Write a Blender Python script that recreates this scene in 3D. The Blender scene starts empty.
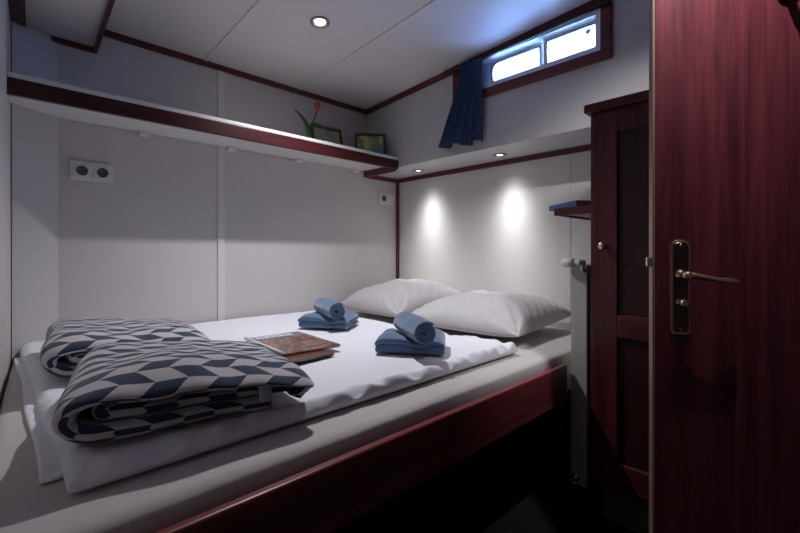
import bpy, bmesh, math, random
from mathutils import Vector, Matrix, noise
R = math.radians
random.seed(7)
scene = bpy.context.scene
C = scene.collection

# ------------------------------------------------------------------ camera, sky, exposure
cam_data = bpy.data.cameras.new('camera')
cam = bpy.data.objects.new('camera', cam_data)
C.objects.link(cam)
cam.location = (0, 0, 1.0)
cam.rotation_euler = (R(90), 0, R(-44.3))
cam_data.sensor_width = 36
cam_data.lens = 18.9
cam_data.shift_y = -0.0169
cam_data.clip_start = 0.02
scene.camera = cam

world = bpy.data.worlds.new('world')
scene.world = world
world.use_nodes = True
bg = world.node_tree.nodes['Background']
bg.inputs['Color'].default_value = (0.25, 0.46, 1.0, 1)
bg.inputs['Strength'].default_value = 25.0

vs = scene.view_settings
vs.view_transform = 'Standard'
vs.look = 'None'
vs.exposure = 0.0
vs.gamma = 1.0
vs.use_curve_mapping = False
CEIL_W, SOFFIT_W, ENTRY_W = 63.0, 33.0, 62.0
LAMP_COL = (1.0, 0.965, 0.99)

# ------------------------------------------------------------------ helpers
def link(name, me, mat=None, parent=None, smooth=False):
    o = bpy.data.objects.new(name, me)
    C.objects.link(o)
    if mat is not None:
        me.materials.append(mat)
    if parent is not None:
        o.parent = parent
    if smooth:
        for p in me.polygons:
            p.use_smooth = True
    return o

def obj(name, bm, mat=None, parent=None, smooth=False):
    me = bpy.data.meshes.new(name)
    bmesh.ops.recalc_face_normals(bm, faces=bm.faces[:])
    bm.to_mesh(me)
    bm.free()
    return link(name, me, mat, parent, smooth)

def auto(o, ang=40):
    for p in o.data.polygons:
        p.use_smooth = True
    o.data.set_sharp_from_angle(angle=R(ang))
    return o

def thing(name, label, cat, loc=(0, 0, 0), rotz=0, group=None):
    o = bpy.data.objects.new(name, None)
    o.empty_display_size = 0.1
    C.objects.link(o)
    o.location = loc
    o.rotation_euler = (0, 0, rotz)
    return tag(o, label, cat, group)

def tag(o, label, cat, group=None):
    o['label'] = label
    o['category'] = cat
    if group:
        o['group'] = group
    return o

def struct(o, label=None, cat=None):
    o['kind'] = 'structure'
    if label:
        o['label'] = label
        o['category'] = cat
    return o

def B(*boxes, bevel=0.0, seg=2):
    bm = bmesh.new()
    for b in boxes:
        add_box(bm, *b, bevel=bevel, seg=seg)
    return bm

def add_box(bm, x0, x1, y0, y1, z0, z1, bevel=0.0, seg=2, M=None):
    vs_ = [bm.verts.new((x, y, z)) for x in (x0, x1) for y in (y0, y1) for z in (z0, z1)]
    q = [(0, 1, 3, 2), (4, 6, 7, 5), (0, 4, 5, 1), (2, 3, 7, 6), (0, 2, 6, 4), (1, 5, 7, 3)]
    fs = [bm.faces.new([vs_[i] for i in f]) for f in q]
    if M is not None:
        bmesh.ops.transform(bm, matrix=M, verts=vs_)
    if bevel > 0:
        es = list({e for f in fs for e in f.edges})
        bmesh.ops.bevel(bm, geom=es, offset=bevel, segments=seg, profile=0.5, affect='EDGES')
    return bm

def add_lathe(bm, prof, M=None, n=28, cap=True):
    """prof: list of (radius, height) from bottom to top, about local Z"""
    rings = []
    new = []
    for r, h in prof:
        ring = [bm.verts.new((r * math.cos(2 * math.pi * k / n), r * math.sin(2 * math.pi * k / n), h)) for k in range(n)]
        rings.append(ring)
        new += ring
    for a, b in zip(rings, rings[1:]):
        for k in range(n):
            bm.faces.new((a[k], a[(k + 1) % n], b[(k + 1) % n], b[k]))
    if cap:
        bm.faces.new(rings[0][::-1])
        bm.faces.new(rings[-1])
    if M is not None:
        bmesh.ops.transform(bm, matrix=M, verts=new)
    return bm

def add_tube(bm, pts, rad, n=12):
    pts = [Vector(p) for p in pts]
    rads = rad if isinstance(rad, (list, tuple)) else [rad] * len(pts)
    rings = []
    up = Vector((0, 0, 1))
    for i, p in enumerate(pts):
        t = (pts[min(i + 1, len(pts) - 1)] - pts[max(i - 1, 0)]).normalized()
        a = t.cross(up)
        if a.length < 1e-3:
            a = t.cross(Vector((1, 0, 0)))
        a.normalize()
        b = t.cross(a)
        rings.append([bm.verts.new(p + rads[i] * (a * math.cos(2 * math.pi * k / n) + b * math.sin(2 * math.pi * k / n))) for k in range(n)])
    for a, b in zip(rings, rings[1:]):
        for k in range(n):
            bm.faces.new((a[k], a[(k + 1) % n], b[(k + 1) % n], b[k]))
    bm.faces.new(rings[0][::-1])
    bm.faces.new(rings[-1])
    return bm

def add_prism(bm, poly, z0, z1):
    lo = [bm.verts.new((x, y, z0)) for x, y in poly]
    hi = [bm.verts.new((x, y, z1)) for x, y in poly]
    n = len(poly)
    bm.faces.new(lo[::-1])
    bm.faces.new(hi)
    for k in range(n):
        bm.faces.new((lo[k], lo[(k + 1) % n], hi[(k + 1) % n], hi[k]))
    return bm

def align(axis):
    """matrix taking +Z to axis"""
    return Vector((0, 0, 1)).rotation_difference(Vector(axis)).to_matrix().to_4x4()

def T(x, y, z):
    return Matrix.Translation((x, y, z))

def nz(x, y, z, s=1.0):
    return noise.noise(Vector((x * s, y * s, z * s)))

# ------------------------------------------------------------------ materials
class NT:
    def __init__(self, name):
        self.m = bpy.data.materials.new(name)
        self.m.use_nodes = True
        self.t = self.m.node_tree
        self.b = self.t.nodes['Principled BSDF']
        self.out = self.t.nodes['Material Output']
    def n(self, kind, **kw):
        nd = self.t.nodes.new(kind)
        for k, v in kw.items():
            setattr(nd, k, v)
        return nd
    def l(self, a, b):
        self.t.links.new(a, b)
    def coord(self, scale=(1, 1, 1), kind='Object'):
        tc = self.n('ShaderNodeTexCoord')
        mp = self.n('ShaderNodeMapping')
        mp.inputs['Scale'].default_value = scale
        self.l(tc.outputs[kind], mp.inputs['Vector'])
        return mp.outputs['Vector']
    def noise(self, vec, scale, detail=4, rough=0.5, dist=0.0):
        nd = self.n('ShaderNodeTexNoise')
        nd.inputs['Scale'].default_value = scale
        nd.inputs['Detail'].default_value = detail
        nd.inputs['Roughness'].default_value = rough
        nd.inputs['Distortion'].default_value = dist
        self.l(vec, nd.inputs['Vector'])
        return nd.outputs['Fac']
    def ramp(self, fac, stops, interp='LINEAR'):
        nd = self.n('ShaderNodeValToRGB')
        cr = nd.color_ramp
        cr.interpolation = interp
        while len(cr.elements) < len(stops):
            cr.elements.new(0.5)
        for e, (p, c) in zip(cr.elements, stops):
            e.position = p
            e.color = (*c, 1)
        self.l(fac, nd.inputs['Fac'])
        return nd.outputs['Color']
    def bump(self, fac, strength, dist=0.002):
        nd = self.n('ShaderNodeBump')
        nd.inputs['Strength'].default_value = strength
        nd.inputs['Distance'].default_value = dist
        self.l(fac, nd.inputs['Height'])
        self.l(nd.outputs['Normal'], self.b.inputs['Normal'])
    def math(self, op, a, b=None):
        nd = self.n('ShaderNodeMath', operation=op)
        for i, x in enumerate((a, b)):
            if x is None:
                continue
            if isinstance(x, (int, float)):
                nd.inputs[i].default_value = x
            else:
                self.l(x, nd.inputs[i])
        return nd.outputs[0]
    def set(self, col=None, rough=None, metal=None, **kw):
        if col is not None:
            self.b.inputs['Base Color'].default_value = (*col, 1)
        if rough is not None:
            self.b.inputs['Roughness'].default_value = rough
        if metal is not None:
            self.b.inputs['Metallic'].default_value = metal
        for k, v in kw.items():
            self.b.inputs[k].default_value = v
        return self

def paint(name, col, rough=0.5, var=0.03):
    k = NT(name)
    k.set(col, rough)
    f = k.noise(k.coord(), 2.5, 3)
    k.l(k.ramp(f, [(0.3, tuple(c * (1 - var) for c in col)), (0.7, tuple(min(1, c * (1 + var)) for c in col))]), k.b.inputs['Base Color'])
    k.bump(k.noise(k.coord(), 180, 2), 0.06, 0.001)
    return k.m

def wood(name, dark, light, axis='Z', rough=0.38, gs=1.0, coat=0.25):
    k = NT(name)
    k.set(dark, rough)
    sc = {'X': (0.55, 14, 14), 'Y': (14, 0.55, 14), 'Z': (14, 14, 0.55)}[axis]
    v = k.coord(tuple(s * gs for s in sc))
    f1 = k.noise(v, 1.0, 5, 0.55, 0.7)
    v2 = k.coord(tuple(s * gs * 6 for s in sc))
    f2 = k.noise(v2, 1.0, 3, 0.6)
    f = k.math('ADD', k.math('MULTIPLY', f1, 0.72), k.math('MULTIPLY', f2, 0.28))
    mid = tuple((a + b) / 2 for a, b in zip(dark, light))
    k.l(k.ramp(f, [(0.38, dark), (0.5, mid), (0.62, light)]), k.b.inputs['Base Color'])
    k.bump(f2, 0.12, 0.0008)
    k.b.inputs['Coat Weight'].default_value = coat
    k.b.inputs['Specular IOR Level'].default_value = 0.3
    k.b.inputs['Coat Roughness'].default_value = 0.3
    return k.m

def cloth(name, col, rough=0.95, weave=900, wr=0.35, wscale=7, wdist=0.012, sheen=0.15):
    k = NT(name)
    k.set(col, rough)
    k.b.inputs['Sheen Weight'].default_value = sheen
    f1 = k.noise(k.coord(), wscale, 3, 0.45, 0.6)
    f2 = k.noise(k.coord(), weave, 1)
    s = k.math('ADD', f1, k.math('MULTIPLY', f2, 0.03))
    k.bump(s, wr, wdist)
    return k.m

def metal(name, col, rough=0.25):
    k = NT(name)
    k.set(col, rough, 1.0)
    f = k.noise(k.coord(), 60, 3)
    k.l(k.ramp(f, [(0.3, tuple(c * 0.9 for c in col)), (0.7, col)]), k.b.inputs['Base Color'])
    return k.m

M = {}
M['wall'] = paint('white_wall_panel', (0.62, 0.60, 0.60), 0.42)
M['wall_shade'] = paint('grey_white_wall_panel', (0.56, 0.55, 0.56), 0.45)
M['headboard'] = paint('white_headboard_panel', (0.66, 0.65, 0.63), 0.40)
M['ceiling'] = paint('white_ceiling_panel', (0.74, 0.70, 0.71), 0.5)
M['white'] = paint('white_lacquer', (0.70, 0.69, 0.69), 0.35)
M['radiator'] = paint('radiator_enamel', (0.50, 0.49, 0.47), 0.4)
M['plastic'] = paint('white_plastic', (0.72, 0.71, 0.72), 0.35)
M['dark'] = paint('dark_plastic', (0.015, 0.015, 0.016), 0.4)
M['hole'] = paint('socket_well', (0.10, 0.095, 0.09), 0.6)
M['alu'] = paint('white_window_metal', (0.85, 0.87, 0.90), 0.35)
M['rubber'] = paint('black_rubber', (0.02, 0.02, 0.025), 0.6)
DK, LT = (0.045, 0.008, 0.011), (0.15, 0.028, 0.034)
M['wood_z'] = wood('mahogany_upright', DK, LT, 'Z')
M['wood_x'] = wood('mahogany_lengthwise', DK, LT, 'X')
M['wood_y'] = wood('mahogany_crosswise', DK, LT, 'Y')
M['wood_door'] = wood('mahogany_door_veneer', (0.080, 0.013, 0.021), (0.185, 0.034, 0.050), 'Z', 0.45, 2.8, 0.05)
M['wood_panel'] = wood('dark_mahogany_panel', (0.020, 0.006, 0.007), (0.045, 0.012, 0.012), 'Z', 0.5)
M['wood_edge'] = wood('pale_door_edge', (0.22, 0.13, 0.11), (0.34, 0.21, 0.17), 'Z', 0.45)
M['kick'] = wood('grey_brown_kickboard', (0.15, 0.13, 0.115), (0.22, 0.19, 0.17), 'Y', 0.6)
M['brass'] = metal('aged_brass', (0.70, 0.54, 0.36), 0.34)
M['dark_brass'] = metal('dark_brass', (0.13, 0.095, 0.065), 0.32)
M['chrome'] = metal('chrome', (0.75, 0.75, 0.75), 0.15)
M['steel'] = metal('brushed_nickel', (0.42, 0.39, 0.36), 0.35)
M['sheet'] = cloth('cream_fitted_sheet', (0.57, 0.54, 0.53), 0.85, 900, 0.45, 6, 0.016)
M['duvet'] = cloth('white_duvet_cotton', (0.80, 0.81, 0.88), 0.85, 900, 0.28, 6, 0.014)
M['pillow'] = cloth('white_pillow_cotton', (0.49, 0.485, 0.50), 0.85, 900, 0.35, 9, 0.010)
M['curtain'] = cloth('navy_curtain_cloth', (0.034, 0.064, 0.14), 0.9, 700, 0.1, 20, 0.003, 0.0)
M['towel'] = cloth('blue_terry', (0.085, 0.155, 0.28), 1.0, 420, 0.5, 30, 0.004, 0.5)
# pile for the terry
_t = M['towel']
M['towel_dark'] = cloth('blue_terry_inside', (0.06, 0.13, 0.25), 1.0, 420, 0.5, 30, 0.004, 0.3)

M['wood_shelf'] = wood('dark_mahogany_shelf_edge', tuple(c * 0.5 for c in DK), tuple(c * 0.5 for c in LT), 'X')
M['wood_rail'] = wood('mahogany_bed_rail', (0.075, 0.014, 0.018), (0.23, 0.048, 0.055), 'X')
def carpet():
    k = NT('black_carpet')
    k.set((0.012, 0.012, 0.014), 1.0)
    f = k.noise(k.coord(), 260, 3)
    k.l(k.ramp(f, [(0.35, (0.002, 0.002, 0.0025)), (0.7, (0.012, 0.012, 0.014))]), k.b.inputs['Base Color'])
    k.bump(f, 0.8, 0.006)
    return k.m
M['carpet'] = carpet()

def blanket_mat():
    k = NT('navy_and_white_geometric_fleece')
    k.set((0.5, 0.5, 0.5), 1.0)
    k.b.inputs['Sheen Weight'].default_value = 0.3
    tc = k.n('ShaderNodeTexCoord')
    sp = k.n('ShaderNodeSeparateXYZ')
    k.l(tc.outputs['UV'], sp.inputs[0])
    u = k.math('DIVIDE', sp.outputs[0], 0.058)
    v = k.math('DIVIDE', sp.outputs[1], 0.027)
    j = k.math('FLOOR', v)
    fv = k.math('FRACT', v)
    par = k.math('MODULO', j, 2.0)
    # lean alternates from row to row
    lean = k.math('ABSOLUTE', k.math('SUBTRACT', par, fv))
    uu = k.math('ADD', u, k.math('MULTIPLY', lean, 0.55))
    c = k.math('MODULO', k.math('ADD', k.math('FLOOR', uu), j), 2.0)
    mix = k.n('ShaderNodeMix', data_type='RGBA')
    k.l(c, mix.inputs['Factor'])
    mix.inputs[6].default_value = (0.56, 0.545, 0.56, 1)
    mix.inputs[7].default_value = (0.022, 0.040, 0.088, 1)
    k.l(mix.outputs[2], k.b.inputs['Base Color'])
    f = k.noise(k.coord(), 350, 2)
    k.bump(f, 0.35, 0.003)
    return k.m
M['blanket'] = blanket_mat()

def cover_mat(name, stops, scale, seed, flat='Z'):
    k = NT(name)
    k.set((0.5, 0.5, 0.5), 0.3)
    tc = k.n('ShaderNodeTexCoord')
    mp = k.n('ShaderNodeMapping')
    mp.inputs['Location'].default_value = (seed, seed * 2.1, 0)
    mp.inputs['Scale'].default_value = (1, 1, 0.01) if flat == 'Z' else (1, 0.01, 1)
    k.l(tc.outputs['Object'], mp.inputs['Vector'])
    f = k.noise(mp.outputs['Vector'], scale, 4, 0.6, 0.8)
    k.l(k.ramp(f, stops), k.b.inputs['Base Color'])
    return k.m
M['cover_top'] = cover_mat('glossy_brown_photo_cover', [(0.30, (0.04, 0.015, 0.015)), (0.42, (0.16, 0.06, 0.04)), (0.48, (0.05, 0.03, 0.03)), (0.54, (0.42, 0.26, 0.19)), (0.60, (0.20, 0.09, 0.06)), (0.68, (0.10, 0.02, 0.03)), (0.8, (0.20, 0.25, 0.34))], 22, 3.3)
M['cover_low'] = cover_mat('glossy_red_brown_cover', [(0.35, (0.10, 0.015, 0.015)), (0.5, (0.16, 0.05, 0.03)), (0.65, (0.06, 0.05, 0.03))], 18, 8.1)
M['pages'] = paint('magazine_pages', (0.42, 0.40, 0.38), 0.7)
M['ink_white'] = paint('white_print', (0.70, 0.74, 0.78), 0.4)
M['ink_blue'] = paint('blue_print', (0.16, 0.30, 0.48), 0.4)
M['ink_red'] = paint('crimson_print', (0.22, 0.03, 0.05), 0.4)
M['book_blue'] = paint('blue_book_cloth', (0.035, 0.10, 0.26), 0.5)
M['book_pages'] = paint('grey_book_pages', (0.30, 0.28, 0.27), 0.8)
M['art_meadow'] = cover_mat('pale_landscape_print', [(0.30, (0.10, 0.24, 0.42)), (0.42, (0.36, 0.42, 0.36)), (0.52, (0.42, 0.40, 0.28)), (0.62, (0.24, 0.30, 0.18)), (0.75, (0.50, 0.48, 0.40))], 11, 5.7, 'Y')
M['art_colour'] = cover_mat('blue_green_yellow_print', [(0.30, (0.60, 0.60, 0.62)), (0.42, (0.05, 0.22, 0.36)), (0.50, (0.12, 0.30, 0.14)), (0.57, (0.55, 0.45, 0.12)), (0.66, (0.60, 0.58, 0.56)), (0.8, (0.6, 0.58, 0.56))], 12, 1.9, 'Y')
M['frame_wood'] = wood('brown_frame_wood', (0.05, 0.03, 0.02), (0.12, 0.075, 0.05), 'X', 0.5)
M['petal'] = paint('rose_red_petal', (0.50, 0.06, 0.10), 0.5, 0.15)
M['leaf'] = paint('green_leaf', (0.035, 0.12, 0.035), 0.5, 0.2)
M['pot'] = paint('dark_clay', (0.05, 0.04, 0.04), 0.6)

def glow(name, col, s):
    k = NT(name)
    k.set((0.8, 0.8, 0.8), 0.4)
    k.b.inputs['Emission Color'].default_value = (*col, 1)
    k.b.inputs['Emission Strength'].default_value = s
    return k.m
M['lens'] = glow('lit_lamp_lens', (1, 0.98, 0.96), 9.0)

def glass():
    k = NT('window_glass')
    t = k.t
    tr = k.n('ShaderNodeBsdfTransparent')
    tr.inputs['Color'].default_value = (0.94, 0.97, 1.0, 1)
    gl = k.n('ShaderNodeBsdfGlossy')
    gl.inputs['Roughness'].default_value = 0.02
    fr = k.n('ShaderNodeFresnel')
    fr.inputs['IOR'].default_value = 1.45
    mx = k.n('ShaderNodeMixShader')
    k.l(fr.outputs[0], mx.inputs[0])
    k.l(tr.outputs[0], mx.inputs[1])
    k.l(gl.outputs[0], mx.inputs[2])
    k.l(mx.outputs[0], k.out.inputs['Surface'])
    return k.m
M['glass'] = glass()

# ------------------------------------------------------------------ room shell
YA = 2.28                    # long wall beside the bed
XH = 2.20                    # headboard wall
XU = 1.89                    # upper wall with the window
ZS = 1.555                   # underside of the box above the headboard
SL = 0.066
def ceil_z(y):
    return 2.0 + SL * (YA - y)
SHEAR = Matrix(((1, 0, 0, 0), (0, 1, 0, 0), (0, -SL, 1, 2.0 + SL * YA), (0, 0, 0, 1)))

struct(obj('floor', B((-0.9, 2.4, -0.9, 2.5, -0.06, 0.0)), M['carpet']), 'black carpeted cabin floor', 'floor')
bm = bmesh.new()
add_box(bm, -0.9, 2.4, -0.9, 2.5, 0.0, 0.08, M=SHEAR)
struct(obj('ceiling', bm, M['ceiling']), 'white panelled cabin ceiling', 'ceiling')
# joint strips of the ceiling panels
for n_, x in enumerate((0.80, 1.355)):
    bm = bmesh.new()
    add_box(bm, x - 0.009, x + 0.009, -0.6, YA, -0.004, 0.001, bevel=0.0015, M=SHEAR)
    struct(obj('trim_%d' % (n_ + 1), bm, M['ceiling']))
struct(obj('wall_back', B((-0.2, 2.4, YA, YA + 0.08, 0, 2.3)), M['wall']), 'white panelled wall along the bed', 'wall')
# left wall: slightly splayed, with a canted corner panel at the foot of the bed
bm = bmesh.new()
add_prism(bm, [(0.056, 2.17), (-0.063, 0.52), (-0.14, 0.52), (-0.03, 2.20)], 0, 2.3)
struct(obj('wall_left', bm, M['wall']), 'white wall at the foot of the bed', 'wall')
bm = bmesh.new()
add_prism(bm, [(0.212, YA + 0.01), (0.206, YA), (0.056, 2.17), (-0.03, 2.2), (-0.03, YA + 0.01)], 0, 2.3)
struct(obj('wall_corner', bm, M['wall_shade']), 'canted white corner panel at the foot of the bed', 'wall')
struct(obj('wall_entry', B((-0.88, -0.063, 0.44, 0.52, 0, 2.3), (-0.88, -0.80, -0.8, 0.44, 0, 2.3)), M['wall']))
struct(obj('wall_front', B((-0.88, 2.4, -0.88, -0.80, 0, 2.4)), M['wall']))
# right wall: headboard panel, box above it, upper wall with window hole
WY0, WY1, WZ0, WZ1 = 0.690, 1.450, 1.872, 2.046
struct(obj('wall_right', B((XH, XH + 0.08, -0.8, YA, 0, ZS + 0.02)), M['headboard']), 'white headboard wall lit by two spots', 'wall')
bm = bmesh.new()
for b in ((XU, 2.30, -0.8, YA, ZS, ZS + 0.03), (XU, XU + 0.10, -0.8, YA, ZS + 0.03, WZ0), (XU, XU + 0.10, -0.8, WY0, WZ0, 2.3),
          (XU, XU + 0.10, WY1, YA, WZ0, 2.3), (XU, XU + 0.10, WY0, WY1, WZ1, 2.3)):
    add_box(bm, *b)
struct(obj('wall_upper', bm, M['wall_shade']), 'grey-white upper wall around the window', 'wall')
# ceiling bulkhead above the foot of the bed
bm = add_prism(bmesh.new(), [(-0.15, 0.52), (0.245, 0.52), (0.335, YA), (-0.15, YA)], 1.905, 2.2)
struct(obj('ceiling_bulkhead', bm, M['ceiling']), 'lowered white ceiling box above the foot of the bed', 'ceiling')

tn = [2]
def trim(bm, mat, label=None):
    tn[0] += 1
    o = obj('trim_%d' % tn[0], bm, mat)
    struct(o)
    return o
# bulkhead trims
trim(add_prism(bmesh.new(), [(0.236, 0.52), (0.250, 0.52), (0.341, YA), (0.326, YA)], 1.885, 1.955), M['wood_y'])
trim(B((0.165, 0.341, YA - 0.018, YA, 1.884, 1.908), bevel=0.002), M['wood_x'])
trim(add_prism(bmesh.new(), [(-0.05, 0.54), (0.01, 0.54), (0.100, 2.195), (0.056, 2.165)], 1.880, 1.906), M['wood_y'])
# crown trims
trim(B((0.337, XU, YA - 0.014, YA, 1.972, 2.004), bevel=0.002), M['wood_x'])
bm = bmesh.new()
add_box(bm, XU - 0.014, XU, -0.8, YA, -0.034, 0.0, bevel=0.002, M=SHEAR)
trim(bm, M['wood_y'])
# trims of the recess over the headboard
trim(B((XH - 0.014, XH, 0.64, YA, ZS - 0.030, ZS - 0.001), bevel=0.002), M['wood_y'])
trim(B((XU + 0.01, XH, YA - 0.014, YA, ZS - 0.030, ZS - 0.001), bevel=0.002), M['wood_x'])
trim(B((XH - 0.020, XH, YA - 0.020, YA, 0.60, ZS - 0.02), bevel=0.003), M['wood_z'])
# wall battens
trim(B((0.866, 0.904, YA - 0.007, YA, 0.5, 1.99), bevel=0.003), M['white'])
trim(B((XH - 0.002, XH, 0.960, 1.0, 0.5, ZS - 0.03), bevel=0.0015), M['headboard'])
trim(add_prism(bmesh.new(), [(0.060, 2.174), (0.057, 2.167), (0.050, 2.167), (0.05, 2.178)], 0.5, 1.88), M['wood_panel'])

# ------------------------------------------------------------------ window
win = bpy.data.objects.new('window_1', None)
C.objects.link(win)
win.location = (XU, 1.07, WZ0)
struct(win, 'narrow high window with two sliding panes and mahogany surround', 'window')
def W(*b):           # world box to window-local
    return (b[0] - XU, b[1] - XU, b[2] - 1.07, b[3] - 1.07, b[4] - WZ0, b[5] - WZ0)
obj('surround', B(W(XU - 0.018, XU + 0.005, WY0 - 0.044, WY1 + 0.044, WZ0 - 0.045, WZ0),
                  W(XU - 0.018, XU + 0.005, WY0 - 0.044, WY0, WZ0, WZ1 + 0.024),
                  W(XU - 0.018, XU + 0.005, WY1, WY1 + 0.044, WZ0, WZ1 + 0.01), bevel=0.003), M['wood_y'], win)
XF = XU + 0.040
obj('jamb', B(W(XU - 0.002, XU + 0.1, WY0, WY0 + 0.024, WZ0 + 0.028, WZ1 - 0.008), W(XU - 0.002, XU + 0.1, WY1 - 0.010, WY1, WZ0 + 0.028, WZ1 - 0.008),
              W(XU - 0.002, XU + 0.1, WY0, WY1, WZ0, WZ0 + 0.028), W(XU - 0.002, XU + 0.1, WY0, WY1, WZ1 - 0.008, WZ1)), M['alu'], win)
def pane_frame(y0, y1, z0, z1, x, r_list, wdt):
    """rounded opening in a rectangular sash; r_list: corner radii (y0z0, y1z0, y1z1, y0z1)"""
    def loop(a0, a1, c0, c1, rr):
        pts = []
        for (cy, cz, sy, sz, r, st) in ((a0, c0, 1, 1, rr[0], 180), (a1, c0, -1, 1, rr[1], 270), (a1, c1, -1, -1, rr[2], 0), (a0, c1, 1, -1, rr[3], 90)):
            r = max(r, 0.001)
            for k in range(9):
                an = R(st + 90 * k / 8)
                pts.append((cy + sy * r + r * math.cos(an), cz + sz * r + r * math.sin(an)))
        return pts
    out = loop(y0, y1, z0, z1, [0.001] * 4)
    inn = loop(y0 + wdt, y1 - wdt, z0 + wdt, z1 - wdt, r_list)
    bm = bmesh.new()
    n = len(out)
    rows = []
    for pts, xx in ((out, x), (inn, x), (inn, x + 0.02), (out, x + 0.02)):
        rows.append([bm.verts.new(W(xx, xx, y, y, z, z)[0::2]) for y, z in pts])
    for a in range(4):
        p, q = rows[a], rows[(a + 1) % 4]
        for k in range(n):
            bm.faces.new((p[k], p[(k + 1) % n], q[(k + 1) % n], q[k]))
    return bm, inn
for (y0, y1, xx, rr) in ((WY0 + 0.022, 0.978, XF, [0.006] * 4), (0.990, 1.300, XF + 0.021, [0.006, 0.040, 0.040, 0.006])):
    bm, inn = pane_frame(y0, y1, WZ0 + 0.026, WZ1 - 0.004, xx, rr, 0.017)
    fr = obj('sash', bm, M['alu'], win)
    bm = bmesh.new()
    lo = [bm.verts.new(W(xx + 0.009, xx, y, y, z, z)[0::2]) for y, z in inn]
    bm.faces.new(lo)
    ex = bmesh.ops.extrude_face_region(bm, geom=bm.faces[:])
    bmesh.ops.translate(bm, vec=(0.003, 0, 0), verts=[e for e in ex['geom'] if isinstance(e, bmesh.types.BMVert)])
    obj('pane', bm, M['glass'], fr)
    # dark gasket round the pane
    bm = bmesh.new()
    pts = [Vector(W(xx - 0.001, xx, y, y, z, z)[0::2]) for y, z in inn]
    pts.append(pts[0])
    add_tube(bm, pts, 0.0028, 6)
    obj('gasket', bm, M['rubber'], fr, True)
obj('side_panel', B(W(XF + 0.02, XF + 0.045, 1.298, WY1 - 0.008, WZ0 + 0.006, WZ1 - 0.006), bevel=0.002), M['alu'], win)
bm = bmesh.new()
add_lathe(bm, [(0.011, 0), (0.011, 0.006), (0.007, 0.010)], T(*W(XF, XF, 0.762, 0, WZ0 + 0.125, 0)[0::2]) @ align((-1, 0, 0)), 16)
obj('latch', bm, M['alu'], win, True)

# ------------------------------------------------------------------ downlights
def downlight(loc, label, watts, ring_r, size, blend, group, tilt=0.0, aim=(0, 0, -1), beam=None):
    t = thing('recessed_downlight', label, 'light', loc, 0, group)
    t.rotation_euler = (tilt, 0, 0)
    bm = bmesh.new()
    r = ring_r
    add_lathe(bm, [(r * 0.72, 0.004), (r * 0.66, -0.004), (r * 0.80, -0.008), (r, -0.006), (r * 1.02, -0.001), (r * 1.0, 0.004)], None, 36, False)
    obj('ring', bm, M['steel'], t, True)
    bm = bmesh.new()
    add_lathe(bm, [(r * 0.70, 0.003), (r * 0.55, -0.0005), (r * 0.3, -0.0025), (0.001, -0.003)], None, 28, True)
    obj('lens', bm, M['lens'], t, True)
    ld = bpy.data.lights.new('downlight_bulb', 'SPOT')
    ld.energy = watts
    ld.color = LAMP_COL
    ld.spot_size = R(size)
    ld.spot_blend = blend
    ld.shadow_soft_size = 0.012
    if beam:                              # a lens lamp: intensity falls off as a bell curve about the beam's axis
        ld.use_nodes = True
        nt = ld.node_tree
        em = nt.nodes['Emission']
        tc = nt.nodes.new('ShaderNodeTexCoord')
        sx = nt.nodes.new('ShaderNodeSeparateXYZ')
        nt.links.new(tc.outputs['Normal'], sx.inputs[0])
        prev = sx.outputs[2]
        for op, val in (('ABSOLUTE', None), ('SUBTRACT', 1.0), ('DIVIDE', R(beam) ** 2), ('EXPONENT', None)):
            m = nt.nodes.new('ShaderNodeMath')
            m.operation = op
            nt.links.new(prev, m.inputs[0])
            if val is not None:
                m.inputs[1].default_value = val
            prev = m.outputs[0]
        nt.links.new(prev, em.inputs['Strength'])
    lo = bpy.data.objects.new('downlight_bulb', ld)
    C.objects.link(lo)
    lo.parent = t
    lo.location = (0, 0, -0.018)
    lo.rotation_euler = Vector(aim).to_track_quat('-Z', 'Y').to_euler()
    return t
tl = -math.atan(SL)
downlight((1.066, 1.61, ceil_z(1.61)), 'round ceiling downlight lit above the middle of the bed', CEIL_W, 0.043, 126, 1.0, None, tl)
downlight((0.937, 0.091, ceil_z(0.091)), 'round ceiling downlight near the entrance door', ENTRY_W, 0.043, 74, 1.0, None, tl, (0.85 * 0.66, 0.526 * 0.66, -0.75))
downlight((2.055, 1.93, ZS), 'small round spotlight over the left pillow', SOFFIT_W, 0.036, 110, 0.3, 'spotlights over the headboard', 0.0, (0.18, 0, -1), 14)
downlight((2.055, 1.30, ZS), 'small round spotlight over the right pillow', SOFFIT_W, 0.036, 110, 0.3, 'spotlights over the headboard', 0.0, (0.18, 0, -1), 14)

# ------------------------------------------------------------------ long shelf
sh = thing('wall_shelf', 'long white shelf with dark mahogany front edge above the bed', 'shelf', (0.03, YA, 1.54))
def S(*b):
    return (b[0] - 0.03, b[1] - 0.03, b[2] - YA, b[3] - YA, b[4] - 1.54, b[5] - 1.54)
bm = bmesh.new()
add_prism(bm, [(x - 0.03, y - YA) for x, y in ((0.045, 1.965), (1.885, 1.965), (1.885, YA - 0.005), (0.205, YA - 0.005), (0.055, 2.168))], 0.030, 0.062)
obj('board', bm, M['white'], sh)
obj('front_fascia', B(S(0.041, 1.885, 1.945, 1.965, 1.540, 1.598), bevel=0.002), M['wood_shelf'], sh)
obj('lip', B(S(0.041, 1.885, 1.943, 1.967, 1.598, 1.616), bevel=0.003), M['white'], sh)
obj('end_fascia', B(S(1.868, 1.886, 1.965, YA - 0.004, 1.528, 1.572), bevel=0.002), M['wood_y'], sh)
for x in (0.52, 0.93, 1.34, 1.78):
    obj('cleat', B(S(x - 0.022, x + 0.022, YA - 0.045, YA - 0.001, 1.550, 1.572), bevel=0.004), M['white'], sh)

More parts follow.
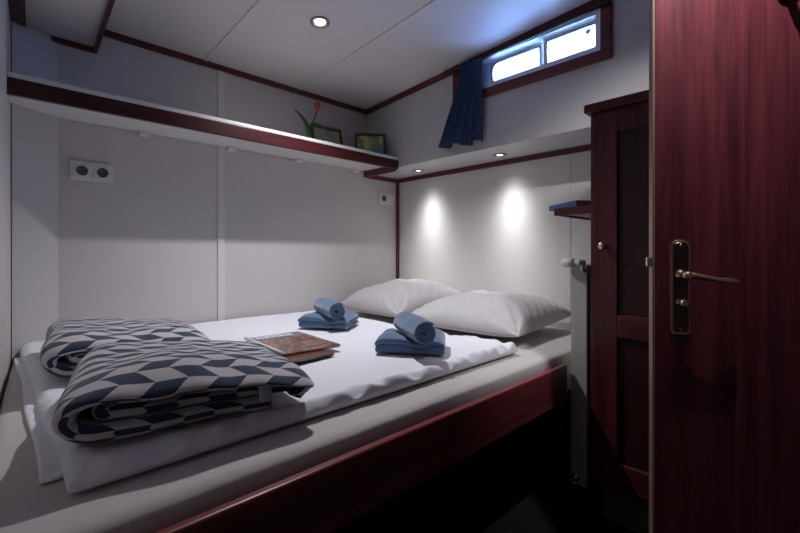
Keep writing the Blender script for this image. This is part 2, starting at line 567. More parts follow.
# ------------------------------------------------------------------ sockets
def socket(x, z, wells, label):
    t = thing('wall_socket', label, 'socket', (x, YA, z), 0, 'white wall sockets')
    obj('plate', B((-0.078, 0.078, -0.011, 0.0, -0.041, 0.041), bevel=0.003), M['plastic'], t)
    for s in (-1, 1):
        cx = s * 0.0365
        obj('insert', B((cx - 0.030, cx + 0.030, -0.015, -0.010, -0.030, 0.030), bevel=0.002), M['plastic'], t)
        if (s < 0 and wells >= 1) or (s > 0 and wells >= 2):
            bm = bmesh.new()
            add_lathe(bm, [(0.021, 0.0), (0.0215, 0.0025), (0.0185, 0.0025), (0.017, 0.0008)], T(cx, -0.015, 0) @ align((0, -1, 0)), 28)
            well = obj('well', bm, M['hole'], t, True)
            bm = bmesh.new()
            for q in (-1, 1):
                add_lathe(bm, [(0.0028, 0), (0.0028, 0.0012)], T(cx + q * 0.0095, -0.0158, 0) @ align((0, -1, 0)), 12)
                add_box(bm, cx - 0.003, cx + 0.003, -0.018, -0.0158, q * 0.0145 - 0.002, q * 0.0145 + 0.002)
            obj('contacts', bm, M['dark'], well)
        else:
            obj('rocker', B((cx - 0.022, cx + 0.022, -0.018, -0.014, -0.022, 0.022), bevel=0.002), M['plastic'], t)
socket(0.322, 1.357, 2, 'white double wall socket under the left end of the shelf')
socket(2.085, 1.396, 1, 'white socket and switch plate in the corner by the headboard')

# ------------------------------------------------------------------ curtain and rail
rail = thing('curtain_rail', 'thin dark curtain rail along the top of the window', 'rail', (XU - 0.03, 1.1, 2.035))
bm = add_tube(bmesh.new(), [(0, -0.46, 0.018), (0, 0.0, 0.0), (0, 0.46, -0.012)], 0.006, 10)
obj('rod', bm, M['dark'], rail, True)
for y, z in ((-0.44, 0.017), (0.43, -0.011)):
    obj('bracket', B((-0.006, 0.017, y - 0.006, y + 0.006, z - 0.004, z + 0.014), bevel=0.001), M['dark'], rail)

def curtain():
    nu, nv = 120, 34
    bm = bmesh.new()
    rows = []
    for j in range(nv + 1):
        t = j / nv
        z = 2.028 - t * (0.425)
        row = []
        for i in range(nu + 1):
            s = i / nu
            ya = 1.275 + 0.005 * t
            yb = 1.415 + 0.155 * t ** 1.3
            ph = s * 2 * math.pi * 4.3 + 0.8 * math.sin(3 * s + 1.2 * t)
            amp = 0.012 + 0.020 * t
            # the bunch is nipped in where the band gathers it
            y = ya + (yb - ya) * s + 0.35 * amp * math.sin(2 * ph + 0.6)
            x = XU - 0.048 - 0.012 * t + amp * math.sin(ph) + 0.004 * nz(s * 5, t * 4, 1.3)
            zz = z + (0.010 * math.sin(ph * 0.5 + 0.4) - 0.020 * (1 - s)) * t
            row.append(bm.verts.new((x - (XU - 0.03), y - 1.36, zz - 1.60)))
        rows.append(row)
    for a, b in zip(rows, rows[1:]):
        for i in range(nu):
            bm.faces.new((a[i], a[i + 1], b[i + 1], b[i]))
    o = obj('curtain', bm, M['curtain'], None, True)
    o.location = (XU - 0.03, 1.36, 1.60)
    md = o.modifiers.new('thickness', 'SOLIDIFY')
    md.thickness = 0.002
    tag(o, 'navy blue curtain bunched at the left end of the window', 'curtain')
curtain()

# ------------------------------------------------------------------ bed
bed = thing('bed', 'built-in bed with mahogany side rail beside the long wall', 'bed', (1.1, 1.5, 0))
def D(*b):
    return (b[0] - 1.1, b[1] - 1.1, b[2] - 1.5, b[3] - 1.5, b[4], b[5])
obj('side_rail', B(D(-0.043, 1.605, 0.712, 0.736, 0.425, 0.567), bevel=0.006, seg=3), M['wood_rail'], bed)
bm = add_prism(bmesh.new(), [(x - 1.1, y - 1.5) for x, y in ((-0.042, 0.737), (2.19, 0.737), (2.19, 2.268), (0.21, 2.268), (0.062, 2.165))], 0.415, 0.447)
obj('platform', bm, M['wood_x'], bed)
obj('plinth', B(D(0.06, 2.15, 1.02, 1.05, 0.0, 0.415)), M['wood_panel'], bed)
for x in (0.06, 1.10, 2.10):
    obj('leg', B(D(x, x + 0.05, 0.90, 0.95, 0.0, 0.415)), M['wood_panel'], bed)

def mattress():
    bm = bmesh.new()
    pts = [(-0.042, 0.742), (2.188, 0.742), (2.188, 2.266), (0.208, 2.266), (0.060, 2.160)]
    pts = [(x - 1.1, y - 1.5) for x, y in pts]
    add_prism(bm, pts, 0.0, 0.155)
    top = [e for e in bm.edges if all(v.co.z > 0.1 for v in e.verts)]
    bmesh.ops.bevel(bm, geom=top, offset=0.032, segments=5, profile=0.5, affect='EDGES')
    o = auto(obj('mattress', bm, M['sheet']), 50)
    o.location = (1.1, 1.5, 0.447)
    tag(o, 'thick mattress in a cream fitted sheet on the bed', 'mattress')
mattress()

# duvet: a padded cover laid flat, its edge plump and puckered
def padded_sheet(x0, x1, y0, y1, th, nx, ny, seed, edge_wave=0.010, loft=0.006):
    bm = bmesh.new()
    top, bot = [], []
    for j in range(ny + 1):
        rt, rb = [], []
        for i in range(nx + 1):
            a, b = i / nx, j / ny
            # denser rows near the rim
            a = 0.5 - 0.5 * math.cos(math.pi * a) if True else a
            b = 0.5 - 0.5 * math.cos(math.pi * b)
            x = x0 + (x1 - x0) * a
            y = y0 + (y1 - y0) * b
            ex = min(a, 1 - a) * (x1 - x0)
            ey = min(b, 1 - b) * (y1 - y0)
            e = min(ex, ey)
            w = max(0.0, 1 - e / 0.12)
            x += w * edge_wave * nz(x * 3, y * 3, seed)
            y += w * edge_wave * nz(x * 3, y * 3, seed + 9)
            r = th * 0.5
            q = min(1.0, e / (r * 1.6))
            prof = math.sqrt(max(0.0, 1 - (1 - q) ** 2))
            puck = 0.030 * w ** 3 * nz(x * 24, y * 24, seed + 3) + 0.008 * w * nz(x * 9, y * 9, seed + 5)
            puff = 0.007 * math.exp(-((e - 0.03) / 0.03) ** 2)
            zt = r + prof * (r + puff + loft * nz(x * 3.5, y * 3.5, seed + 1) + puck)
            puck *= (th / 0.034) * (1.0 if b < 0.4 else 0.12)
            zt = r + prof * max(0.5 * r, r + (puff + loft * nz(x * 3.5, y * 3.5, seed + 1)) * min(1, th / 0.03) + puck)
            rt.append(bm.verts.new((x, y, zt)))
            rb.append(bm.verts.new((x, y, r - prof * r)))
        top.append(rt)
        bot.append(rb)
    for j in range(ny):
        for i in range(nx):
            bm.faces.new((top[j][i], top[j][i + 1], top[j + 1][i + 1], top[j + 1][i]))
            bm.faces.new((bot[j][i], bot[j + 1][i], bot[j + 1][i + 1], bot[j][i + 1]))
    bmesh.ops.remove_doubles(bm, verts=bm.verts[:], dist=0.0003)
    return bm
dv = thing('duvet', 'white duvet laid flat over the mattress', 'duvet', (0.78, 1.55, 0.6045))
obj('cover', padded_sheet(0.085 - 0.78, 1.47 - 0.78, 0.850 - 1.55, 2.255 - 1.55, 0.034, 240, 120, 2.2), M['duvet'], dv, True)
obj('under_fold', padded_sheet(0.062 - 0.78, 0.40 - 0.78, 0.935 - 1.55, 2.10 - 1.55, 0.008, 40, 60, 6.2, 0.009, 0.002), M['duvet'], dv, True)

# ------------------------------------------------------------------ pillows
def pillow(cx, cy, z, lx, ly, h, rz, ty, seed, label):
    nx, ny = 56, 64
    bm = bmesh.new()
    top, bot = [], []
    for j in range(ny + 1):
        rt, rb = [], []
        for i in range(nx + 1):
            a = -math.cos(math.pi * i / nx)
            b = -math.cos(math.pi * j / ny)
            pinch = 0.075
            x = a * (1 - pinch * (1 - abs(a) ** 2) * 0) * lx / 2 * (1 - pinch * (1 - b * b) * abs(a) ** 3)
            y = b * ly / 2 * (1 - pinch * (1 - a * a) * abs(b) ** 3)
            fa = max(0.0, 1 - abs(a) ** 2.6)
            fb = max(0.0, 1 - abs(b) ** 2.6)
            p = (fa * fb) ** 0.52
            rim = 1 - min(fa, fb)
            wr = (0.012 * nz(x * 9, y * 9, seed) + 0.006 * nz(x * 20, y * 20, seed + 2)) * p + 0.009 * rim * p * math.sin(26 * (a - b) + 5 * nz(x * 5, y * 5, seed))
            corner = (abs(a) * abs(b)) ** 4
            # creases that run in from the corners
            cr = 0.018 * (abs(a * b) ** 1.2) * p ** 0.5 * math.sin(9 * math.atan2(1.001 - abs(b), 1.001 - abs(a)))
            zt = h * 0.30 + h * 0.70 * p + wr + cr
            zb = h * 0.30 - h * 0.30 * p ** 0.8
            rt.append(bm.verts.new((x, y, zt)))
            rb.append(bm.verts.new((x, y, zb)))
        top.append(rt)
        bot.append(rb)
    for j in range(ny):
        for i in range(nx):
            bm.faces.new((top[j][i], top[j][i + 1], top[j + 1][i + 1], top[j + 1][i]))
            bm.faces.new((bot[j][i], bot[j + 1][i], bot[j + 1][i + 1], bot[j][i + 1]))
    bmesh.ops.remove_doubles(bm, verts=bm.verts[:], dist=0.0004)
    o = obj('pillow', bm, M['pillow'], None, True)
    o.location = (cx, cy, z)
    o.rotation_euler = (0, ty, rz)
    tag(o, label, 'pillow', 'white pillows')
pillow(1.845, 1.235, 0.622, 0.60, 0.66, 0.170, R(2), R(-3), 1.0, 'white pillow nearest the radiator, its corner pointing at it')
pillow(1.880, 1.895, 0.638, 0.58, 0.60, 0.183, R(-4), R(-6), 4.0, 'white pillow in the corner beneath the corner post')

# ------------------------------------------------------------------ folded cloth builders
def smooth_path(segs):
    """segs: list of ('L', (x,z)) points or arcs ('A', cx, cz, r, a0, a1)"""
    pts = []
    for s in segs:
        if s[0] == 'L':
            pts.append(Vector((s[1][0], s[1][1])))
        else:
            _, cx, cz, r, a0, a1 = s
            n = 12
            for k in range(n + 1):
                a = R(a0 + (a1 - a0) * k / n)
                pts.append(Vector((cx + r * math.cos(a), cz + r * math.sin(a))))
    # resample evenly
    out = [pts[0]]
    step = 0.008
    for p, q in zip(pts, pts[1:]):
        d = (q - p).length
        if d < 1e-6:
            continue
        m = max(1, int(d / step))
        for k in range(1, m + 1):
            out.append(p.lerp(q, k / m))
    return out

def add_ribbon(bm, uvl, path, th, x0, x1, nx, t0=0.0, deform=None, swap=False):
    """a cloth of thickness th that follows path in the YZ plane, extruded along X from x0 to x1 with rounded hems"""
    n = len(path)
    L = [0.0]
    for p, q in zip(path, path[1:]):
        L.append(L[-1] + (q - p).length)
    nor = []
    for i in range(n):
        t = (path[min(i + 1, n - 1)] - path[max(i - 1, 0)]).normalized()
        nor.append(Vector((-t.y, t.x)))
    loop = [(path[i] + nor[i] * th / 2, L[i]) for i in range(n)] + [(path[i] - nor[i] * th / 2, L[i]) for i in reversed(range(n))]
    r = th / 2
    stations = []                       # (x, thickness share, texture coordinate)
    for k in range(7):
        f = R(8 + 82 * k / 6)
        stations.append((x0 + r * (1 - math.cos(f)), math.sin(f), x0 + r * (f - math.pi / 2 + 1)))
    for k in range(1, nx):
        x = x0 + r + (x1 - x0 - 2 * r) * k / nx
        stations.append((x, 1.0, x))
    for k in range(6, -1, -1):
        f = R(8 + 82 * k / 6)
        stations.append((x1 - r * (1 - math.cos(f)), math.sin(f), x1 - r * (f - math.pi / 2 + 1)))
    cols = []
    m = len(loop)
    for x, sh_, uc in stations:
        s = (x - x0) / (x1 - x0)
        col = []
        for idx, (p, l) in enumerate(loop):
            i = idx if idx < n else 2 * n - 1 - idx
            c = path[i].lerp(p, sh_)
            v = Vector((c.x, x, c.y)) if swap else Vector((x, c.x, c.y))
            if deform:
                v = deform(v, s)
            uv = (l + t0 + 2.0, uc + 3.0) if swap else (uc + 3.0, l + t0 + 2.0)
            col.append((bm.verts.new(v), uv))
        cols.append(col)
    for a, b in zip(cols, cols[1:]):
        for i in range(m):
            quad = (a[i], b[i], b[(i + 1) % m], a[(i + 1) % m])
            f = bm.faces.new([q[0] for q in quad])
            for lp, src in zip(f.loops, quad):
                lp[uvl].uv = src[1]
    for col in (cols[0], cols[-1]):
        for i in range(n - 1):
            quad = (col[i], col[i + 1], col[m - 2 - i], col[m - 1 - i])
            f = bm.faces.new([q[0] for q in quad])
            for lp, src in zip(f.loops, quad):
                lp[uvl].uv = src[1]

def blanket(loc, rz, w, dep, h, seed, label, fringe):
    t = thing('folded_blanket', label, 'blanket', loc, rz, 'navy and white folded blankets')
    bm = bmesh.new()
    uvl = bm.loops.layers.uv.new('UVMap')
    def deform(v, s):
        x, y, z = v
        fz = z / h
        b = y / dep
        drop = 1 - 0.34 * max(0.0, x / w) ** 1.5
        drop *= 1 - 0.16 * max(0.0, (b - 0.72) / 0.28) ** 2
        f = max(0.0, 1 - y / 0.10)
        z2 = z * drop * (1 + 0.16 * nz(x * 5, y * 5, seed) * fz) + 0.006 * fz * nz(x * 16, y * 16, seed + 7)
        z2 -= 0.036 * f * f * fz * fz * (1 + 0.5 * nz(x * 7, 0.3, seed))
        y2 = y + 0.018 * nz(x * 6, z * 9, seed + 2) * (1 if b < 0.4 else 0.4) - 0.034 * fz * fz * f
        x2 = x + 0.012 * nz(y * 6, z * 12, seed + 4) + 0.03 * b * (1 - x / w)
        return Vector((x2, y2, max(0.001, z2)))
    th = h * 0.27
    ro = (h - th) / 2
    rr = h * 0.34
    outer = smooth_path([('L', (w * 0.80, th / 2)), ('A', ro + th / 2, h / 2, ro, 270, 90), ('L', (w - rr - th / 2, h - th / 2)),
                         ('A', w - rr - th / 2, h - th / 2 - rr, rr, 90, 0), ('L', (w - th * 0.55, h * 0.36)), ('L', (w - th * 1.1, th * 0.58))])
    ti = h * 0.21
    ri = (h - 2 * th - ti) / 2
    inner = smooth_path([('L', (w * 0.90, h / 2 - ri)), ('A', th + ri + 0.035, h / 2, ri, 270, 90), ('L', (w * 0.80, h / 2 + ri))])
    add_ribbon(bm, uvl, outer, th, 0.0, dep, 40, 0.0, deform, True)
    add_ribbon(bm, uvl, inner, ti, 0.022, dep - 0.02, 40, 0.43, deform, True)
    obj('cloth', bm, M['blanket'], t, True)
    if fringe:
        bm = bmesh.new()
        for k in range(16):
            x = w * 0.745 + 0.0032 * (k % 8) + random.uniform(-.001, .001)
            yy = 0.010 + 0.006 * (k // 8)
            z0 = 0.050 + random.uniform(-.003, .003)
            add_tube(bm, [(x, yy + .012, z0), (x + .001, yy - .004, z0 - .004), (x + random.uniform(-.002, .003), yy - .010, 0.022), (x + .002, yy - .008, 0.008)], 0.0022, 6)
        o = obj('fringe', bm, M['duvet'], t, True)
        o['label'] = 'off-white knotted fringe'
blanket((0.076, 0.935, 0.652), R(-9), 0.480, 0.43, 0.124, 1.7, 'navy and white patterned blanket folded at the near corner of the bed', True)
blanket((0.100, 1.475, 0.652), R(-2), 0.45, 0.48, 0.122, 5.1, 'navy and white patterned blanket folded by the wall behind the other one', False)

# ------------------------------------------------------------------ towels
def folded_towel(loc, rz, label):
    bm = bmesh.new()
    uvl = bm.loops.layers.uv.new('UVMap')
    def deform(v, s):
        x, y, z = v
        e = min(s, 1 - s)
        z *= 1 - 0.30 * max(0, 1 - e / 0.16) ** 2 - 0.36 * math.exp(-((x - 0.045 + 0.35 * y) / 0.045) ** 2)
        return Vector((x + 0.004 * nz(y * 12, z * 30, rz * 5), y + 0.006 * nz(x * 14, z * 20, rz), z * (1 + 0.10 * nz(x * 10, y * 10, rz))))
    th = 0.017
    r = 0.0115
    p1 = smooth_path([('L', (0.195, th / 2)), ('A', 0.012 + r, th / 2 + r, r, 270, 90), ('A', 0.178, th / 2 + 2 * r + 0.010, 0.010, 270, 450), ('L', (0.05, th / 2 + 2 * r + 0.020)), ('L', (0.004, th / 2 + 2 * r + 0.012))])
    add_ribbon(bm, uvl, p1, th, -0.122, 0.122, 30, 0, deform)
    o = obj('folded_towel', bm, M['towel'], None, True)
    o.location = loc
    o.rotation_euler = (0, 0, rz)
    tag(o, label, 'towel', 'folded blue towels')
    return o

def rolled_towel(loc, d, length, rad, label):
    ax = Vector((d[0], d[1], 0)).normalized()
    t = thing('rolled_towel', label, 'towel', loc, math.atan2(ax.y, ax.x), 'rolled blue towels')
    bm = bmesh.new()
    th = 0.0125
    turns = rad / 0.0138
    path = []
    nseg = int(turns * 26)
    for k in range(nseg + 1):
        a = 2 * math.pi * turns * k / nseg
        r = 0.005 + (rad - th / 2 - 0.005) * k / nseg
        path.append(Vector((r * math.cos(a + 0.6), rad + r * math.sin(a + 0.6))))
    uvl = bm.loops.layers.uv.new('UVMap')
    def deform(v, s):
        x, y, z = v
        q = 1 + 0.05 * nz(x * 14, y * 18, z * 18) + 0.05 * math.sin(math.pi * s)
        rr = math.hypot(y, z - rad)
        x2 = x + (0.5 - s) * 2 * 0.012 * (rr / rad) ** 2 * -1
        return Vector((x2, y * q, rad + (z - rad) * q * 0.93))
    add_ribbon(bm, uvl, path, th * 0.92, -length / 2, length / 2, 22, 0, deform)
    obj('terry_roll', bm, M['towel'], t, True)
    return t
ZD = 0.648
a1 = math.atan2(-0.78, 0.62)
folded_towel((1.036, 1.018, ZD), a1, 'folded blue towel on the duvet in front of the right pillow')
rolled_towel((1.090, 1.045, ZD + 0.040), (0.46, 0.89), 0.235, 0.045, 'rolled blue towel on the folded towel in front of the right pillow')
a2 = math.atan2(-0.83, 0.56)
folded_towel((1.100, 1.650, ZD), a2, 'folded blue towel on the duvet near the long wall, behind the magazines')
rolled_towel((1.172, 1.690, ZD + 0.040), (0.28, 0.96), 0.235, 0.045, 'rolled blue towel on the folded towel near the long wall, behind the magazines')

# ------------------------------------------------------------------ magazines
def leaf_slab(x0, x1, y0, y1, z0, z1, curl, nx=24, ny=6, lift=0.0):
    bm = bmesh.new()
    rows = []
    for zz in (z0, z1):
        g = []
        for j in range(ny + 1):
            row = []
            for i in range(nx + 1):
                a, b = i / nx, j / ny
                x, y = x0 + (x1 - x0) * a, y0 + (y1 - y0) * b
                row.append(bm.verts.new((x, y, zz + curl * a ** 3 * (1 - 0.5 * b) + lift * (1 - a) ** 2 + 0.0012 * nz(x * 16, y * 16, 2))))
            g.append(row)
        rows.append(g)
    lo, hi = rows
    for j in range(ny):
        for i in range(nx):
            bm.faces.new((hi[j][i], hi[j][i + 1], hi[j + 1][i + 1], hi[j + 1][i]))
            bm.faces.new((lo[j][i], lo[j + 1][i], lo[j + 1][i + 1], lo[j][i + 1]))
    for i in range(nx):
        bm.faces.new((lo[0][i], lo[0][i + 1], hi[0][i + 1], hi[0][i]))
        bm.faces.new((lo[ny][i], hi[ny][i], hi[ny][i + 1], lo[ny][i + 1]))
    for j in range(ny):
        bm.faces.new((lo[j][0], hi[j][0], hi[j + 1][0], lo[j + 1][0]))
        bm.faces.new((lo[j][nx], lo[j + 1][nx], hi[j + 1][nx], hi[j][nx]))
    return bm
mg = thing('magazine', 'magazine with red-brown cover lying underneath on the duvet', 'magazine', (0.745, 1.400, 0.649), R(3), 'magazines on the duvet')
obj('pages', leaf_slab(-0.105, 0.095, -0.205, 0.150, 0.0, 0.007, 0.0), M['pages'], mg)
obj('cover', leaf_slab(-0.108, 0.098, -0.208, 0.153, 0.0072, 0.0082, 0.0), M['cover_low'], mg)
obj('back_cover', leaf_slab(-0.108, 0.098, -0.210, 0.153, -0.001, -0.0002, 0.0), M['rubber'], mg)
mg = thing('magazine', 'topmost magazine with brown photo cover and white spine', 'magazine', (0.818, 1.425, 0.6578), R(-4), 'magazines on the duvet')
obj('pages', leaf_slab(-0.108, 0.108, -0.168, 0.168, 0.0, 0.006, 0.0), M['pages'], mg)
cv = obj('cover', leaf_slab(-0.110, 0.111, -0.170, 0.170, 0.0062, 0.0071, 0.002), M['cover_top'], mg)
o = obj('spine', add_tube(bmesh.new(), [(-0.112, -0.170, 0.0070), (-0.112, 0.170, 0.0070)], 0.0072, 12), M['ink_white'], mg, True)
o['label'] = 'white rounded spine'
bm = bmesh.new()          # masthead in broad pale letters, too small to read
x = -0.085
for wd, st in ((0.014, 'I'), (0.010, 'I'), (0.018, 'I'), (0.012, 'I'), (0.010, 'I'), (0.016, 'I'), (0.012, 'I'), (0.014, 'I')):
    z0, z1 = 0.0074, 0.0080
    add_box(bm, x, x + wd, 0.114, 0.158, z0, z1)
    if st in 'HA':
        add_box(bm, x + wd - 0.006, x + wd, 0.112, 0.160, z0, z1)
        add_box(bm, x + 0.006, x + wd - 0.006, 0.132, 0.138, z0, z1)
    if st in 'EA':
        add_box(bm, x + 0.006, x + wd - (0.006 if st == 'A' else 0), 0.154, 0.160, z0, z1)
    if st == 'E':
        add_box(bm, x + 0.006, x + wd - 0.004, 0.133, 0.139, z0, z1)
        add_box(bm, x + 0.006, x + wd, 0.112, 0.118, z0, z1)
    x += wd + 0.006
obj('masthead', bm, M['ink_white'], cv)
bm = bmesh.new()
for k in range(4):
    y = 0.05 - 0.022 * k
    add_box(bm, 0.03, 0.095 - 0.012 * (k % 2), y, y + 0.009, 0.0078, 0.0084)
obj('cover_lines', bm, M['ink_red'], cv)
bm = bmesh.new()
add_box(bm, -0.09, 0.08, 0.098, 0.106, 0.0074, 0.0080)
obj('banner', bm, M['ink_blue'], cv)

# ------------------------------------------------------------------ shelf objects
def picture(loc, rz, w, h, lean, art, label):
    t = thing('picture_frame', label, 'picture', loc, rz, 'small framed pictures on the shelf')
    Rm = Matrix.Rotation(-lean, 4, 'X')
    f = 0.016
    bm = bmesh.new()
    for b in ((-w / 2, w / 2, -0.008, 0.008, 0, f), (-w / 2, w / 2, -0.008, 0.008, h - f, h), (-w / 2, -w / 2 + f, -0.008, 0.008, f, h - f), (w / 2 - f, w / 2, -0.008, 0.008, f, h - f)):
        add_box(bm, *b, bevel=0.002, M=Rm)
    obj('frame', bm, M['frame_wood'], t)
    bm = bmesh.new()
    add_box(bm, -w / 2 + f, w / 2 - f, -0.001, 0.006, f, h - f, M=Rm)
    obj('print', bm, art, t)
ZT = 1.6025
picture((1.525, 2.195, ZT), R(-6), 0.215, 0.205, R(14), M['art_meadow'], 'framed pale landscape picture beside the tulip')
picture((1.765, 2.085, ZT), R(-40), 0.20, 0.182, R(10), M['art_colour'], 'framed picture in blue, green and yellow at the corner')

def tulip():
    t = thing('tulip', 'red tulip with long green leaves standing on the shelf', 'flower', (1.300, 2.10, ZT))
    obj('pot', add_lathe(bmesh.new(), [(0.022, 0), (0.028, 0.03), (0.026, 0.032), (0.020, 0.026)], None, 20), M['pot'], t, True)
    pts = []
    for k in range(11):
        s = k / 10
        pts.append((0.052 * s ** 1.2, -0.03 * s ** 1.2, 0.02 + 0.200 * s))
    obj('stem', add_tube(bmesh.new(), pts, 0.0045, 8), M['leaf'], t, True)
    tip = Vector(pts[-1])
    for k in range(6):
        a = k * math.pi / 3 + (0.3 if k % 2 else 0)
        sc = 1.0 if k % 2 else 0.93
        bm = bmesh.new()
        rows = []
        for j in range(9):
            s = j / 8
            r = sc * (0.003 + 0.0175 * math.sin(math.pi * min(1, s * 0.62 + 0.06)) ** 0.8 * (1 - 0.35 * s * s))
            z = 0.050 * s
            wd = 0.62 * math.sin(math.pi * (0.12 + 0.88 * s)) ** 0.7 if s < 1 else 0.05
            rows.append([bm.verts.new(tip + Vector((r * math.cos(a + wd * q), r * math.sin(a + wd * q), z))) for q in (-1, -.5, 0, .5, 1)])
        for p, q in zip(rows, rows[1:]):
            for i in range(4):
                bm.faces.new((p[i], p[i + 1], q[i + 1], q[i]))
        o = obj('petal', bm, M['petal'], t, True)
        md = o.modifiers.new('thickness', 'SOLIDIFY')
        md.thickness = 0.0012
    def leaf(path, wmax):
        bm = bmesh.new()
        rows = []
        n = len(path)
        side = Vector((0.716, -0.698, 0))
        for j, p in enumerate(path):
            s = j / (n - 1)
            w = wmax * math.sin(math.pi * (0.08 + 0.90 * s)) ** 0.8
            p = Vector(p)
            tdir = (Vector(path[min(j + 1, n - 1)]) - Vector(path[max(j - 1, 0)])).normalized()
            sd = tdir.cross(Vector((0.698, 0.716, 0.25))).normalized()
            nn = tdir.cross(sd)
            rows.append([bm.verts.new(p + sd * w * q + nn * w * 0.35 * abs(q)) for q in (-1, -.5, 0, .5, 1)])
        for a, b in zip(rows, rows[1:]):
            for i in range(4):
                bm.faces.new((a[i], a[i + 1], b[i + 1], b[i]))
        o = obj('leaf', bm, M['leaf'], t, True)
        md = o.modifiers.new('thickness', 'SOLIDIFY')
        md.thickness = 0.0012
    def curve(end, bow, rise, n=14):
        return [(end[0] * (k / n) + bow[0] * math.sin(math.pi * k / n), end[1] * (k / n) + bow[1] * math.sin(math.pi * k / n), 0.02 + end[2] * (k / n) + rise * math.sin(math.pi * k / n)) for k in range(n + 1)]
    leaf(curve((-0.055, 0.045, 0.205), (0.03, -0.03, 0), 0.0), 0.012)
    leaf(curve((0.115, -0.060, 0.085), (-0.02, 0.01, 0), 0.075), 0.009)
    leaf(curve((0.030, -0.010, 0.135), (-0.006, 0.004, 0), 0.0), 0.006)
tulip()

# ------------------------------------------------------------------ wardrobe
wx, wy = 1.61, 0.63
wr = thing('wardrobe', 'dark mahogany wardrobe with panelled door beside the radiator', 'wardrobe', (wx, wy, 0))
WD = -0.62     # width towards -Y
obj('carcass', B((0.022, 0.585, WD, 0.0, 0.125, 1.528), bevel=0.002), M['wood_z'], wr)
obj('cornice', B((-0.020, 0.275, WD, 0.016, 1.522, 1.553), bevel=0.004), M['wood_y'], wr)
obj('kickboard', B((0.047, 0.57, WD, -0.025, 0.0, 0.128)), M['kick'], wr)
# the framed door with two sunk panels
fy0, fy1 = WD + 0.01, -0.002
dr = obj('door', B((0.0, 0.022, fy1 - 0.094, fy1, 0.150, 1.520), (0.0, 0.022, fy0, fy0 + 0.094, 0.150, 1.520),
                   (0.0, 0.022, fy0 + 0.094, fy1 - 0.094, 1.440, 1.520), bevel=0.003), M['wood_z'], wr)
obj('rail', B((-0.001, 0.022, fy0 + 0.094, fy1 - 0.094, 0.693, 0.778), bevel=0.004), M['wood_y'], dr)
obj('rail', B((-0.001, 0.022, fy0 + 0.094, fy1 - 0.094, 0.150, 0.243), bevel=0.004), M['wood_y'], dr)
for z0, z1 in ((0.776, 1.442), (0.241, 0.695)):
    obj('panel', B((0.012, 0.020, fy0 + 0.090, fy1 - 0.090, z0, z1)), M['wood_panel'], dr)
bm = add_lathe(bmesh.new(), [(0.006, 0), (0.006, 0.008), (0.012, 0.013), (0.0145, 0.019), (0.012, 0.025), (0.004, 0.027)], T(0, -0.050, 1.026) @ align((-1, 0, 0)), 24)
o = obj('knob', bm, M['brass'], dr, True)
o['label'] = 'round brass knob'

# ------------------------------------------------------------------ radiator
ra = thing('radiator', 'slim white panel radiator standing edge-on beside the wardrobe', 'radiator', (1.62, 0.640, 0.105))
obj('panel', B((0.0, 0.44, 0.006, 0.024, 0.0, 0.85), (0.0, 0.44, 0.044, 0.064, 0.0, 0.85), bevel=0.005), M['radiator'], ra)
obj('side_cover', B((-0.003, 0.004, 0.004, 0.066, 0.004, 0.846), bevel=0.0025), M['radiator'], ra)
obj('top_grille', B(*[(0.012 + 0.02 * k, 0.022 + 0.02 * k, 0.020, 0.048, 0.842, 0.852) for k in range(21)]), M['radiator'], ra)
for z in (0.2, 0.65):
    for x in (0.12, 0.30):
        obj('bracket', B((x, x + 0.03, -0.008, 0.008, z, z + 0.05)), M['radiator'], ra)
bm = bmesh.new()
add_lathe(bm, [(0.010, 0), (0.010, 0.012), (0.013, 0.013), (0.013, 0.024), (0.0095, 0.025), (0.0095, 0.040)], T(-0.022, 0.004, 0.858) @ align((0, 1, 0)), 20)
add_lathe(bm, [(0.008, 0), (0.008, 0.04)], T(-0.022, 0.012, 0.823) @ align((0, 0, 1)), 16)
add_lathe(bm, [(0.007, 0), (0.007, 0.026)], T(-0.024, 0.012, 0.826) @ align((1, 0, 0)), 16)
vb = obj('valve', bm, M['radiator'], ra, True)
bm = add_lathe(bmesh.new(), [(0.012, 0), (0.017, 0.004), (0.0185, 0.018), (0.0185, 0.030), (0.015, 0.044), (0.006, 0.050)], T(-0.022, 0.044, 0.858) @ align((0, 1, 0)), 24)
o = obj('thermostat_head', bm, M['plastic'], vb, True)
bm = bmesh.new()
add_lathe(bm, [(0.014, 0), (0.014, 0.004), (0.008, 0.006), (0.008, 0.016), (0.006, 0.018)], T(-0.003, 0.046, 0.030) @ align((-1, 0, 0)), 20)
add_tube(bm, [(-0.014, 0.046, 0.028), (-0.020, 0.043, 0.012), (-0.018, 0.038, -0.004)], 0.005, 10)
o = obj('drain_valve', bm, M['chrome'], ra, True)
o['label'] = 'small chrome valve'
bm = add_tube(bmesh.new(), [(0.40, 0.034, 0.01), (0.40, 0.034, -0.104)], 0.008, 12)
obj('pipe', bm, M['radiator'], ra, True)

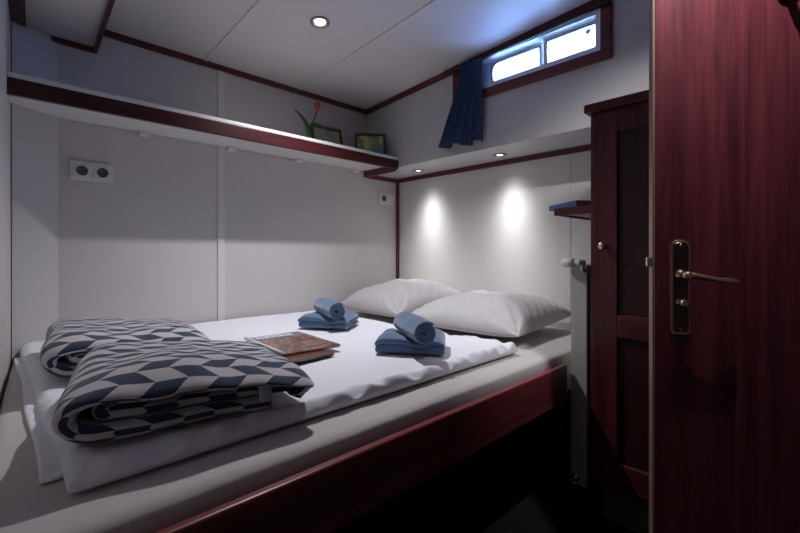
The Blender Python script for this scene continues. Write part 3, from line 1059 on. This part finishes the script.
# ------------------------------------------------------------------ bedside shelf and book
bs = thing('bedside_shelf', 'small mahogany shelf high on the wardrobe side by the headboard', 'shelf', (1.75, 0.632, 1.160))
obj('board', B((0.0, 0.44, 0.0, 0.198, 0.008, 0.020), bevel=0.002), M['wood_x'], bs)
obj('edge', B((-0.012, 0.0, 0.0, 0.200, 0.0, 0.034), (0.0, 0.44, 0.186, 0.200, 0.0, 0.034), bevel=0.002), M['wood_y'], bs)
bk = thing('book', 'blue book on the small shelf beside the wardrobe', 'book', (1.872, 0.775, 1.1945), R(-36))
obj('pages', B((-0.080, 0.080, -0.110, 0.110, 0.003, 0.021)), M['book_pages'], bk)
obj('cover', B((-0.085, 0.085, -0.114, 0.114, 0.0, 0.003), (-0.085, 0.085, -0.114, 0.114, 0.021, 0.024), (-0.087, -0.081, -0.114, 0.114, 0.0, 0.024), bevel=0.001), M['book_blue'], bk)

# ------------------------------------------------------------------ open entrance door
door = bpy.data.objects.new('door_1', None)
C.objects.link(door)
door.location = (1.107, 0.29, 0)
# local x runs from free edge to hinge, local y goes away from the visible face
door.rotation_euler = (0, 0, math.atan2(-0.85, 0.526))
struct(door, 'open mahogany door with brass handle at the right', 'door')
obj('leaf', B((0.004, 0.72, 0.0, 0.028, 0.012, 1.98), bevel=0.005, seg=3), M['wood_door'], door)
obj('edge_strip', B((0.0, 0.006, 0.001, 0.027, 0.012, 1.98), bevel=0.002), M['wood_edge'], door)
bm = bmesh.new()
def plate_outline(w, z0, z1, y):
    r = w / 2
    pts = [(-r, z0 + 0.006), (-r + 0.004, z0), (r - 0.004, z0), (r, z0 + 0.006)]
    for k in range(13):
        a = math.pi * k / 12
        pts.append((r * math.cos(a), z1 - r * 0.75 + r * 0.75 * math.sin(a)))
    return [(x + 0.056, y, z) for x, z in pts]
def plate(w, z0, z1, ya, yb):
    bm = bmesh.new()
    a = [bm.verts.new(p) for p in plate_outline(w, z0, z1, ya)]
    b = [bm.verts.new(p) for p in plate_outline(w - 0.004, z0 + 0.002, z1 - 0.002, yb)]
    n = len(a)
    for k in range(n):
        bm.faces.new((a[k], a[(k + 1) % n], b[(k + 1) % n], b[k]))
    bm.faces.new(a[::-1])
    bm.faces.new(b)
    return bm
hp = obj('handle_plate', plate(0.042, 0.812, 1.031, 0.0, -0.005), M['brass'], door)
obj('plate_face', plate(0.034, 0.818, 1.026, -0.0045, -0.0062), M['dark_brass'], hp)
bm = bmesh.new()
for z in (1.018, 0.825):
    add_lathe(bm, [(0.0035, 0), (0.003, 0.0015), (0.001, 0.002)], T(0.056, -0.0062, z) @ align((0, -1, 0)), 14)
obj('screws', bm, M['brass'], hp, True)
bm = bmesh.new()
add_lathe(bm, [(0.012, 0), (0.012, 0.004), (0.008, 0.006), (0.008, 0.030), (0.0095, 0.034), (0.0095, 0.044), (0.006, 0.047)], T(0.056, -0.006, 0.9495) @ align((0, -1, 0)), 22)
add_tube(bm, [(0.052, -0.043, 0.9510), (0.066, -0.044, 0.9500), (0.085, -0.046, 0.9470), (0.108, -0.047, 0.9425), (0.130, -0.045, 0.9400), (0.147, -0.042, 0.9385), (0.155, -0.038, 0.9350)],
         [0.0078, 0.0078, 0.0066, 0.0054, 0.0068, 0.0072, 0.0045], 14)
o = obj('lever', bm, M['brass'], hp, True)
bm = add_lathe(bmesh.new(), [(0.0105, 0), (0.0105, 0.005), (0.007, 0.007), (0.008, 0.018), (0.0105, 0.022), (0.009, 0.030), (0.004, 0.032)], T(0.056, -0.006, 0.887) @ align((0, -1, 0)), 22)
obj('lock_turn', bm, M['brass'], hp, True)
obj('latch_bolt', B((-0.009, 0.003, 0.008, 0.020, 0.968, 0.990), bevel=0.002), M['brass'], door)
bm = bmesh.new()
add_lathe(bm, [(0.022, 0), (0.020, 0.006), (0.009, 0.010), (0.009, 0.030)], T(0.262, -0.0005, 1.572) @ align((0, -1, 0)), 20)
add_tube(bm, [(0.262, -0.026, 1.572), (0.262, -0.045, 1.568), (0.262, -0.058, 1.580), (0.262, -0.060, 1.600)], 0.007, 10)
o = obj('coat_hook', bm, M['dark'], door, True)
